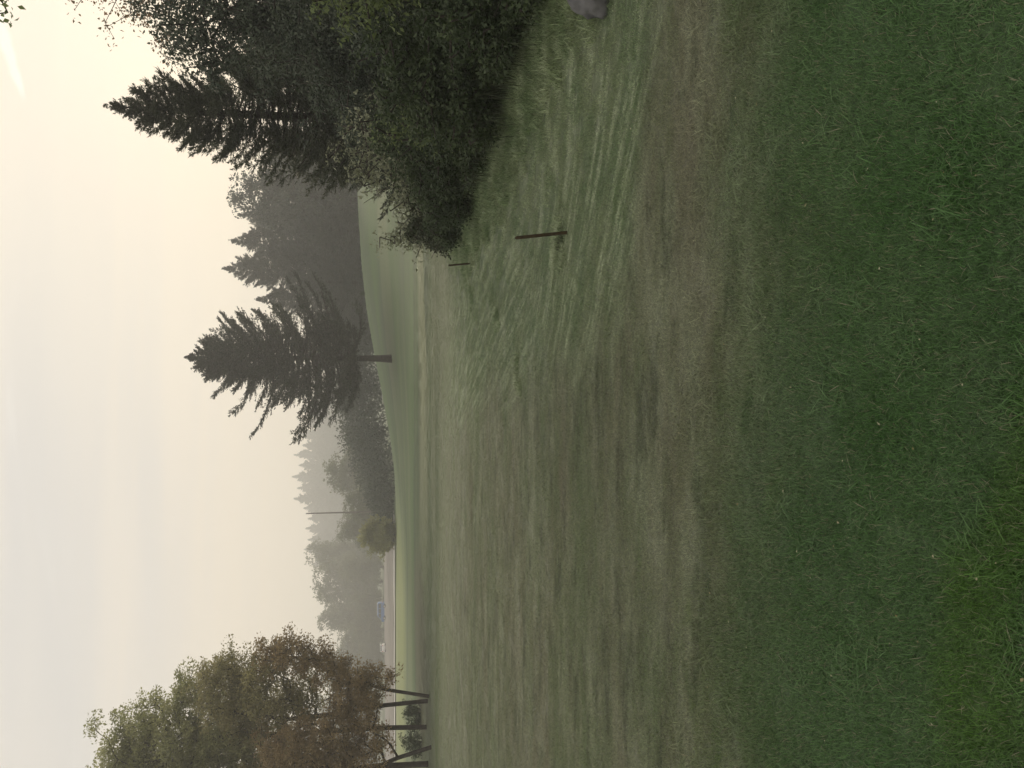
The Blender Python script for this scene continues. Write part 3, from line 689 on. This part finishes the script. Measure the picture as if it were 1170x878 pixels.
reeds('tall dull uncut grass growing at the foot of the bushes',
      [(e + dx, y) for y in np.arange(6.2, 15.5, .45) for e in (float(edge(y)),) for dx in (.62 + .1 * max(0, y - 10), .9, 1.2)], .15, .50, 80, 5, .20)

bush('twiggy_bush', 'low dark twiggy bush touching the foot of the farther stake', 2.55, 12.3, .42, .72, 161, 'bush', .045, 46, 120, .12)
bush('twiggy_bush', 'dark upright twiggy bush right of the farther stake', 2.65, 13.3, .42, 1.0, 162, 'reed', .05, 40, 120, .14)
reeds('small dark weed tuft at the foot of the nearer stake', [(1.27, 6.66)], .015, .06, 110, 9, .045)
# -- boulder and stones
def stone(name, label, loc, size, seed, mat):
    import bmesh
    bm = bmesh.new(); bmesh.ops.create_icosphere(bm, subdivisions=5, radius=1)
    from mathutils import noise as mn
    for v in bm.verts:
        p = v.co.copy(); q = Vector((p.x, p.y, p.z)) + Vector((seed, 0, 0))
        k = 1 + .22 * mn.noise(q * 1.2) + .09 * mn.noise(q * 3.1) + .025 * mn.noise(q * 11)
        c = Vector((mn.noise(q * 1.7 + Vector((9, 0, 0))), mn.noise(q * 1.7 + Vector((0, 9, 0))), 0)) * .1
        v.co = Vector(((p.x * k + c.x) * size[0], (p.y * k + c.y) * size[1], max(p.z * k, -.5) * size[2]))
    me = bpy.data.meshes.new(name); bm.to_mesh(me); bm.free(); me.materials.append(M[mat])
    me.polygons.foreach_set('use_smooth', np.ones(len(me.polygons), bool))
    o = link(bpy.data.objects.new(name, me)); o.location = loc; tag(o, label, name.replace('_', ' ')); return o
def ground_px(px, py):
    lo, hi = 1., 60.
    for _ in range(50):
        Y = (lo + hi) / 2; x, z = at(px, py, Y)
        if z > h1(x, Y): lo = Y
        else: hi = Y
    return x, Y
bx, by = ground_px(694, -20)
stone('boulder', 'smooth grey boulder at the foot of the brambles', (bx, by + .12, h1(bx, by + .12) + .04), (.17, .18, .19), 3.3, 'rock')

# -- stakes
def stake(label, base_px, top_px, rot):
    lo, hi = 2., 40.
    for _ in range(50):
        Y = (lo + hi) / 2; x, z = at(*base_px, Y)
        if z > h1(x, Y): lo = Y
        else: hi = Y
    tx, tz = at(*top_px, Y)
    L = math.hypot(tx - x, tz - z); zb = h1(x, Y)
    b = MB(); b.box((0, 0, L / 2 - .1), (.026, .026, L + .2)); b.box((0, 0, L + .006), (.024, .024, .012), taper=(.5, .5))
    o = b.build('stake', M['stake'], bevel=.002); o.location = (x, Y, zb)
    o.rotation_euler = (rot, math.atan2(tx - x, tz - z), R(20)); o.rotation_mode = 'XYZ'
    o.rotation_euler = (0, math.atan2(tx - x, tz - z), 0)
    tag(o, label, 'stake', 'brown wooden course stakes'); print('stake', x, Y, L)
stake('nearer brown wooden stake leaning in the pale grass', (648, 266), (590, 272), 0)
stake('farther thin brown stake beside the dark twiggy bush', (541, 301), (513, 303.5), 0)

# -- small dark shrub on the crest
x, _ = at(417, 336, 72); b = (x, 72, h1(x, 72))
leafy('tussock', 'tiny dark shrub on the crest of the rise right of the lone fir', 'bush', b, [[(0, 0, -.05), (0, 0, .3)]], [(0, 0, .28, .22, .26), (.1, 0, .12, .2, .12)], 88, 'bush', leaf=.05, per=30, ncl=30, spread=.1, trunk_r=.02)

# ------------------------------------------------------------------ hazy trees beyond the crest
GH = 'hazy conifers just beyond the crest'
def mk_top(px, py, Y): x, z = at(px, py, Y); return x, z, h1(x, Y)
x, z, gg = mk_top(254, 307, 98); hA = z - gg
cA = conifer('hazy_conifer', 'tallest hazy conifer immediately right of the lone fir', 'tree', (x, 98, gg), hA, 1.0, cprof(5.4), 61, 'fir_far', nl=.42, nw=.12, dens=9, K=12, sprays=9, trunk_r=.3, up=.3, group=GH, bark='bark_far', droop=.3, sp_len=.4)
x, z, gg = mk_top(262, 275, 104); hB = z - gg
cB = conifer('hazy_conifer', 'hazy conifer second to the right from the lone fir', 'tree', (x, 104, gg), hB, 1.0, cprof(4.9, 2), 62, 'fir_far', nl=.42, nw=.12, dens=8, K=12, sprays=9, trunk_r=.3, up=.3, group=GH, bark='bark_far', droop=.3, sp_len=.4)
for (px, py, Y, pr, hh, rz, lab) in (
        (291, 342, 96, cB, hB, 1.2, 'shorter hazy conifer half hidden by the right side of the lone fir'),
        (272, 246, 108, cA, hA, 2.5, 'hazy conifer third to the right from the lone fir'),
        (285, 212, 110, cB, hB, 4.5, 'hazy conifer behind the round-topped hazy tree'),
        (300, 185, 105, cA, hA, .7, 'hazy conifer beside the left flank of the pointed conifer'),
        (300, 290, 118, cB, hB, 3.3, 'hazy conifer in the gap between the two tallest hazy conifers'),
        (350, 375, 112, cA, hA, 5.3, 'low hazy conifer behind the crown of the lone fir'),
        (330, 322, 92, cB, hB, 2.0, 'hazy conifer in front of the tallest hazy conifer'),
        (340, 262, 90, cA, hA, 1.9, 'hazy conifer standing low in front of the others on the crest')):
    x, z, gg = mk_top(px, py, Y); s = (z - gg) / hh
    copy_tree(pr, (x, Y, gg), rz, (max(s, .7), max(s, .7), s), lab, GH)
x, z, gg = mk_top(258, 222, 92); hh = z - gg; b = (x, 92, gg)
leafy('round_topped_tree', 'hazy broadleaf tree with a round top between the conifers', 'tree', b, [[(0, 0, -.2), (0, 0, hh * .4), (.3, 0, hh * .8)]],
      [(0, 0, hh - 2.2, 2.2, 2.0), (-1.8, 0, hh - 5, 2.4, 2.4), (1.8, 0, hh - 5, 2.8, 2.6), (0, 0, hh - 8, 4, 3.5), (-1, 0, 5, 4, 4), (2.5, 0, 7, 3, 4)], 63, 'fir_far', leaf=.36, per=46, ncl=420, spread=1.0, trunk_r=.3, bark='bark_far', group='hazy broadleaf trees')

# far broadleaf prototypes
def far_leafy(name, label, px, py, Y, rw, seed, mat, leaf=.5, ncl=260, per=45, group='far hazy broadleaf trees', low=False):
    x, z, gg = mk_top(px, py, Y); hh = z - gg; b = (x, Y, gg)
    k = rw
    lob = [(0, 0, hh * .72, k * .75, hh * .28), (-.45 * k, .1 * k, hh * .5, k * .6, hh * .25), (.45 * k, 0, hh * .52, k * .6, hh * .25), (0, -.3 * k, hh * .35, k * .85, hh * .28), (.1 * k, .2 * k, hh * .2, k * .7, hh * .18)]
    return leafy(name, label, 'tree', b, [[(0, 0, -.2), (0, 0, hh * .35), (.1, 0, hh * .75)]], lob, seed, mat, leaf, per, ncl, k * .22, .02 * hh, group, bark='bark_far'), hh
rt, _ = far_leafy('round_tree', 'big round grey-green tree rising behind the dark thicket, left of the lone fir', 372, 540, 170, 5.6, 64, 'far_leaf', .55, 330)
bs, _ = far_leafy('round_bush', 'round olive bush-like tree standing where the pale road begins', 411, 613, 93, 2.3, 65, 'far_olive', .26, 260, 50)
fl, hfl = far_leafy('broadleaf_tree', 'wide hazy tree with a domed crown behind the blue van', 357, 668, 228, 7.5, 66, 'far_leaf', .7, 300)
for (px, py, Y, rz, sx, lab) in (
        (363, 706, 234, 2.0, .9, 'hazy domed tree directly left of the one behind the blue van'),
        (350, 634, 240, 4.0, .8, 'hazy broadleaf tree midway between the utility pole and the blue van'),
        (385, 735, 220, 1.0, .8, 'hazy low tree above the white car'),
        (368, 770, 236, 3.0, 1.1, 'hazy tree largely hidden behind the slender leaning tree'),
        (360, 815, 240, 5.0, 1.1, 'hazy tree hidden behind the olive-leaved tree'),
        (362, 862, 238, .4, 1.1, 'hazy tree hidden behind the rust-brown tree'),
        (388, 650, 205, 2.6, .55, 'smaller darker tree behind the far end of the gravel yard'),
        (402, 690, 208, 3.9, .55, 'low dark tree right behind the blue van'),
        (398, 722, 206, 5.9, .6, 'low dark tree between the blue van and the white car'),
        (408, 752, 200, 1.9, .6, 'low dark tree behind the white car'),
        (385, 605, 160, .9, .5, 'mid-sized hazy tree behind the round olive bush'),
        (392, 578, 140, 2.9, .45, 'dark hazy tree between the big round tree and the round olive bush')):
    x, z, gg = mk_top(px, py, Y); s = (z - gg) / hfl
    copy_tree(fl, (x, Y, gg), rz, (sx, sx, s), lab, 'far hazy broadleaf trees')
# skyline conifers
x, z, gg = mk_top(334, 545, 475); hS = z - gg
GS = 'pale conifers on the far skyline'
cS = conifer('skyline_conifer', 'palest and highest skyline conifer, above the big round tree', 'tree', (x, 475, gg), hS, 2, cprof(8.6, 1), 67, 'fir_far', nl=1.3, nw=.45, dens=3.6, K=9, sprays=8, trunk_r=.5, up=.25, group=GS, bark='bark_far')
sky_t = [(345, 470, 262), (350, 484, 270), (341, 497, 280), (346, 509, 270), (336, 520, 285), (342, 532, 265), (340, 558, 282), (336, 570, 270), (347, 581, 290), (352, 593, 275), (349, 604, 285), (352, 617, 265), (348, 628, 280), (356, 645, 300), (362, 440, 270), (352, 455, 280)]
words = ['first', 'second', 'third', 'fourth', 'fifth', 'sixth', 'seventh', 'eighth', 'ninth', 'tenth', 'eleventh', 'twelfth']
rights = sorted([t for t in sky_t if t[1] < 587], key=lambda t: -t[1]); lefts = sorted([t for t in sky_t if t[1] >= 587], key=lambda t: t[1])
for side, L in (('right', rights), ('left', lefts)):
    for k, (px, py, Y) in enumerate(L):
        Y = Y * 1.7; x, z, gg = mk_top(px, py, Y); s = (z - gg) / hS; wd = rng.uniform(.8, 1.15)
        copy_tree(cS, (x, Y, gg), rng.random() * 6.28, (wd, wd, s), 'pale hazy skyline conifer, %s to the %s of the utility pole' % (words[k], side), GS)

# low dark thicket behind the crest: one mass
def thicket():
    g = np.random.default_rng(77); C = []; rad = []
    # top line of the belt in picture columns against rows
    ty = np.array([170, 250, 330, 400, 440, 468, 485, 510, 535, 560, 590, 620, 650]); tx = np.array([330, 345, 372, 372, 384, 380, 388, 398, 403, 412, 428, 438, 446])
    for i in range(1500):
        py = g.uniform(165, 628); Y = g.uniform(98, 122)
        x, ztop = at(np.interp(py, ty, tx) + 9 * (abs(math.sin(py * .21)) + .4 * math.sin(py * .093) ** 2) - 2 + g.uniform(-2, 5), py, Y)
        zb = h1(x, Y); 
        if ztop - zb < .6: continue
        z = zb + (ztop - zb) * g.random() ** .55
        C.append((x, Y, z)); rad.append(min(1.4, .35 + .22 * (ztop - zb)))
    C = np.array(C); rad = np.array(rad); n = len(C); K = 60
    o = norm(g.normal(0, 1, (n, K, 3))) * g.random((n, K, 1)) ** .5; o[..., 2] *= .9
    P = C[:, None] + o * rad[:, None, None]; d = norm(o + g.normal(0, .6, o.shape)); ll = .38 * (.5 + g.random((n, K)))
    W = norm(np.cross(d, g.normal(0, 1, o.shape))) * (ll * .45)[..., None]
    V, Fq = leafquads(P.reshape(-1, 3), (d * ll[..., None]).reshape(-1, 3), W.reshape(-1, 3))
    ob = mesh_np('thicket', V, Fq, M['fir_far'], tint=np.clip(np.repeat(g.random(n), K) * .6 + .4 * g.random(n * K), 0, 1))
    tag(ob, 'low dark hazy thicket lining the back of the grassy crest', 'thicket', kind='stuff')
thicket()

# ------------------------------------------------------------------ pole, van, car
x, z, gg = mk_top(350, 587, 135)
p = empty('utility_pole', (x, 135, gg)); hp = z - gg
V, Fq = tubes([(0, 0, -.5), (0, 0, hp * .5)], [(0, 0, hp * .5), (0, 0, hp)], [.17, .14], [.14, .10], 10)
mesh_np('post', V, Fq, M['pole'], p, smooth=True)
b = MB(); b.box((0, 0, hp + .06), (.26, .26, .12), taper=(.5, .5)); b.build('cap', M['rim'], p)
b = MB(); b.box((0, -.16, hp - 1.1), (.10, .10, .5)); b.build('insulator', M['darkstone'], p)
tag(p, 'thin tall utility pole standing up against the pale skyline trees', 'utility pole')

def vehicle(name, label, cat, loc, rz, prof, width, paint, glass_prof, wheels, wr, roof=None, tail=-1):
    r = empty(name, loc, rz)
    b = MB(); b.prism(prof, -width / 2, width / 2); b.build('body', M[paint], r, bevel=.06)
    for sx in (-1, 1):
        for gp in glass_prof:
            b = MB(); b.prism(gp, sx * (width / 2) - .01 if sx > 0 else -width / 2 - .012, sx * width / 2 + .012 if sx > 0 else -width / 2 + .01)
            b.build('side_window', M['glass'], r)
    for y in wheels:
        for sx in (-1, 1):
            b = MB(); b.disc((sx * (width / 2 - .08), y, wr), wr, .22); w = b.build('wheel', M['rubber'], r)
            b = MB(); b.disc((sx * (width / 2 + .035), y, wr), wr * .6, .02); b.build('rim', M['rim'], w)
    if roof:
        y0, y1, z = roof
        b = MB(); b.box((0, (y0 + y1) / 2, z), (width * .92, y1 - y0, .10)); b.build('roof', M['white'], r, bevel=.03)  # white paint stands in for light reflected off the roof
    ys_ = [q[0] for q in prof]; y0 = min(ys_) if tail < 0 else max(ys_)
    for sx in (-1, 1):
        b = MB(); b.box((sx * width * .40, y0 + tail * .0, .85), (.18, .06, .28)); b.build('tail_light', M['lamp_red'], r)
    # windscreens
    for (ya, za, yb, zb) in ():
        pass
    r.scale = (.85, .85, .85); tag(r, label, cat); return r
x, _ = at(440, 699, 172); gz = h1(x, 172) + .07
van = vehicle('van', 'blue van with roof reflection painted pale, parked beyond the gravel yard', 'van', (x, 172, gz), R(97),
        [(-2.4, .35), (2.35, .35), (2.45, .95), (1.75, 1.15), (1.15, 1.95), (.9, 2.1), (-2.3, 2.1), (-2.45, 1.9)], 1.9, 'blue',
        [[(1.5, 1.2), (1.05, 1.85), (.35, 1.85), (.35, 1.2)], [(.2, 1.2), (.2, 1.85), (-.9, 1.85), (-.9, 1.2)], [(-1.05, 1.2), (-1.05, 1.85), (-2.15, 1.85), (-2.15, 1.2)]], (-1.5, 1.5), .36, roof=(-2.1, .7, 2.17))
b = MB(); rot = Matrix.Rotation(math.atan2(-.8, .6) , 3, 'X')
b.box((0, 1.47, 1.56), (1.6, .03, .86), rot=Matrix.Rotation(R(37), 3, 'X')); b.build('windscreen', M['glass'], van)
x, _ = at(440, 740, 168); gz = h1(x, 168) + .07
car = vehicle('car', 'small white car parked left of the blue van', 'car', (x, 168, gz), R(12),
        [(-1.95, .3), (1.95, .3), (2.0, .7), (1.1, .9), (.5, 1.38), (-1.1, 1.42), (-1.75, 1.0), (-2.0, .9)], 1.72, 'white',
        [[(.95, .92), (.45, 1.3), (-.2, 1.32), (-.2, .92)], [(-.3, .92), (-.3, 1.32), (-1.0, 1.34), (-1.4, .98)]], (-1.25, 1.25), .31)
b = MB(); b.box((0, .83, 1.13), (1.45, .03, .66), rot=Matrix.Rotation(R(50), 3, 'X')); b.build('windscreen', M['glass'], car)
b = MB(); b.box((0, -1.47, 1.20), (1.4, .03, .60), rot=Matrix.Rotation(R(-58), 3, 'X')); b.build('rear_window', M['glass'], car)

# ------------------------------------------------------------------ haze
HT = 60.0
def haze():
    x, y0, y1 = GMAX
    b = MB(); zlo, zhi = -3.0, HT
    b.box((0, (y0 + y1) / 2, (zlo + zhi) / 2), (2 * x + 8, y1 - y0 + 8, zhi - zlo))
    mt, nt, ns, ln = new_mat('haze')
    v = N(ns, 'ShaderNodeVolumePrincipled'); v.inputs['Color'].default_value = (.90, .91, .92, 1)
    v.inputs['Density'].default_value = HAZE_D; v.inputs['Anisotropy'].default_value = .25
    o = N(ns, 'ShaderNodeOutputMaterial'); ln.new(v.outputs[0], o.inputs['Volume'])
    ob = b.build('haze', mt); tag(ob, 'thin pale morning mist hanging over the whole course', 'haze', kind='stuff')
HAZE_D = .0023
haze()
zmax = max((o.matrix_world @ Vector(c)).z for o in sc.objects if o.type == 'MESH' and o.name != 'haze' for c in o.bound_box)
print('highest', zmax)

# ------------------------------------------------------------------ sky, sun
SUN_AZ, SUN_EL = 26.0, 13.0
w = bpy.data.worlds.new('World'); sc.world = w; w.use_nodes = True
ns, ln = w.node_tree.nodes, w.node_tree.links; ns.clear()
sk = N(ns, 'ShaderNodeTexSky', sky_type='NISHITA'); sk.sun_disc = False; sk.sun_elevation = R(SUN_EL); sk.sun_rotation = R(SUN_AZ); sk.dust_density = 3
tc = N(ns, 'ShaderNodeTexCoord'); sep = N(ns, 'ShaderNodeSeparateXYZ'); ln.new(tc.outputs['Generated'], sep.inputs[0])
def wm(op, a, b=None, c=None):
    n = N(ns, 'ShaderNodeMath', operation=op)
    for i, v in enumerate((a, b, c)):
        if v is None: continue
        if isinstance(v, (int, float)): n.inputs[i].default_value = v
        else: ln.new(v, n.inputs[i])
    return n.outputs[0]
def wr_(x, a, b, lo, hi):
    r = N(ns, 'ShaderNodeMapRange', interpolation_type='SMOOTHSTEP')
    for i, v in enumerate((a, b, lo, hi)): r.inputs[i + 1].default_value = v
    ln.new(x, r.inputs[0]); return r.outputs[0]
def wmix(f, a, b):
    n = N(ns, 'ShaderNodeMix', data_type='RGBA')
    if isinstance(f, float): n.inputs[0].default_value = f
    else: ln.new(f, n.inputs[0])
    for i, v in ((6, a), (7, b)):
        if isinstance(v, tuple): n.inputs[i].default_value = (*v, 1)
        else: ln.new(v, n.inputs[i])
    return n.outputs[2]
# cloud veil: flattened noise on the sky plane
zc = wm('MAXIMUM', sep.outputs[2], .06)
cx = wm('DIVIDE', sep.outputs[0], zc); cy = wm('DIVIDE', sep.outputs[1], zc)
cv = N(ns, 'ShaderNodeCombineXYZ'); ln.new(cx, cv.inputs[0]); ln.new(cy, cv.inputs[1])
mp = N(ns, 'ShaderNodeMapping'); mp.inputs['Scale'].default_value = (.30, 1.3, 1); mp.inputs['Rotation'].default_value = (0, 0, R(20)); ln.new(cv.outputs[0], mp.inputs[0])
nz = N(ns, 'ShaderNodeTexNoise'); nz.inputs['Scale'].default_value = .8; nz.inputs['Detail'].default_value = 5; nz.inputs['Distortion'].default_value = .4; ln.new(mp.outputs[0], nz.inputs['Vector'])
low = (9.9, 8.5, 6.6); high = (8.7, 8.25, 7.5)
veil = wmix(wr_(sep.outputs[2], .02, .55, 0, 1), low, high)
veil = wmix(wm('MULTIPLY', wr_(nz.outputs[0], .38, .66, 0, .85), wr_(sep.outputs[2], .12, .34, .12, 1)), veil, (7.6, 7.3, 6.85))
nz3 = N(ns, 'ShaderNodeTexNoise'); nz3.inputs['Scale'].default_value = 2.6; nz3.inputs['Detail'].default_value = 7; nz3.inputs['Distortion'].default_value = .6; nz3.inputs['Roughness'].default_value = .6; ln.new(mp.outputs[0], nz3.inputs['Vector'])
veil = wmix(wm('MULTIPLY', wr_(nz3.outputs[0], .50, .72, 0, .6), wr_(sep.outputs[2], .2, .45, 0, 1)), veil, (9.4, 9.0, 8.3))
# brighter towards the hidden sun
sd = N(ns, 'ShaderNodeVectorMath', operation='DOT_PRODUCT'); ln.new(tc.outputs['Generated'], sd.inputs[0])
sd.inputs[1].default_value = (math.sin(R(SUN_AZ)) * math.cos(R(SUN_EL)), math.cos(R(SUN_AZ)) * math.cos(R(SUN_EL)), math.sin(R(SUN_EL)))
veil = wmix(wr_(sd.outputs['Value'], .84, 1.0, 0, .45), veil, (11.0, 9.9, 7.9))
# contrail
def direc(px, py):
    d = px - 585.; r = 439. - py; v = Vector((r, F * cT - d * sT, -F * sT - d * cT)); return v.normalized()
A, B = direc(-60, -150), direc(29, 118)
nrm = A.cross(B).normalized(); alo = (A - B).normalized()
dn = N(ns, 'ShaderNodeVectorMath', operation='DOT_PRODUCT'); ln.new(tc.outputs['Generated'], dn.inputs[0]); dn.inputs[1].default_value = nrm
da = N(ns, 'ShaderNodeVectorMath', operation='DOT_PRODUCT'); ln.new(tc.outputs['Generated'], da.inputs[0]); da.inputs[1].default_value = alo
b0 = B.dot(alo)
wd_ = wm('MULTIPLY_ADD', wm('SUBTRACT', da.outputs['Value'], b0), .07, .0035)
ratio = wm('DIVIDE', wm('ABSOLUTE', dn.outputs['Value']), wm('MAXIMUM', wd_, .001))
n2 = N(ns, 'ShaderNodeTexNoise'); n2.inputs['Scale'].default_value = 60; ln.new(tc.outputs['Generated'], n2.inputs['Vector'])
trail = wm('MULTIPLY', wr_(wm('ADD', ratio, wm('MULTIPLY', wm('SUBTRACT', n2.outputs[0], .5), .9)), .3, 1.1, 1, 0), wr_(da.outputs['Value'], b0 - .002, b0 + .02, 0, 1))
veil = wmix(wm('MULTIPLY', trail, .75), veil, (11.2, 10.8, 10.0))
skc = wmix(.93, sk.outputs[0], veil)
bg = N(ns, 'ShaderNodeBackground'); bg.inputs['Strength'].default_value = .1; ln.new(skc, bg.inputs[0])
wo = N(ns, 'ShaderNodeOutputWorld'); ln.new(bg.outputs[0], wo.inputs[0])

sd_ = bpy.data.lights.new('sun', 'SUN'); sd_.energy = 3.5; sd_.angle = R(8); sd_.color = (1, .86, .68)
so = link(bpy.data.objects.new('sun', sd_))
dv = Vector((math.sin(R(SUN_AZ)) * math.cos(R(SUN_EL)), math.cos(R(SUN_AZ)) * math.cos(R(SUN_EL)), math.sin(R(SUN_EL))))
so.rotation_euler = dv.to_track_quat('Z', 'Y').to_euler()

# ------------------------------------------------------------------ render settings
sc.view_settings.view_transform = 'Standard'; sc.view_settings.look = 'None'; sc.view_settings.gamma = 1; sc.view_settings.exposure = 0
sc.render.engine = 'CYCLES'
c = sc.cycles; c.use_denoising = True; c.max_bounces = 8; c.diffuse_bounces = 5; c.glossy_bounces = 2; c.transmission_bounces = 2; c.volume_bounces = 1
c.use_adaptive_sampling = True; c.adaptive_threshold = .02
sc.render.threads_mode = 'AUTO'
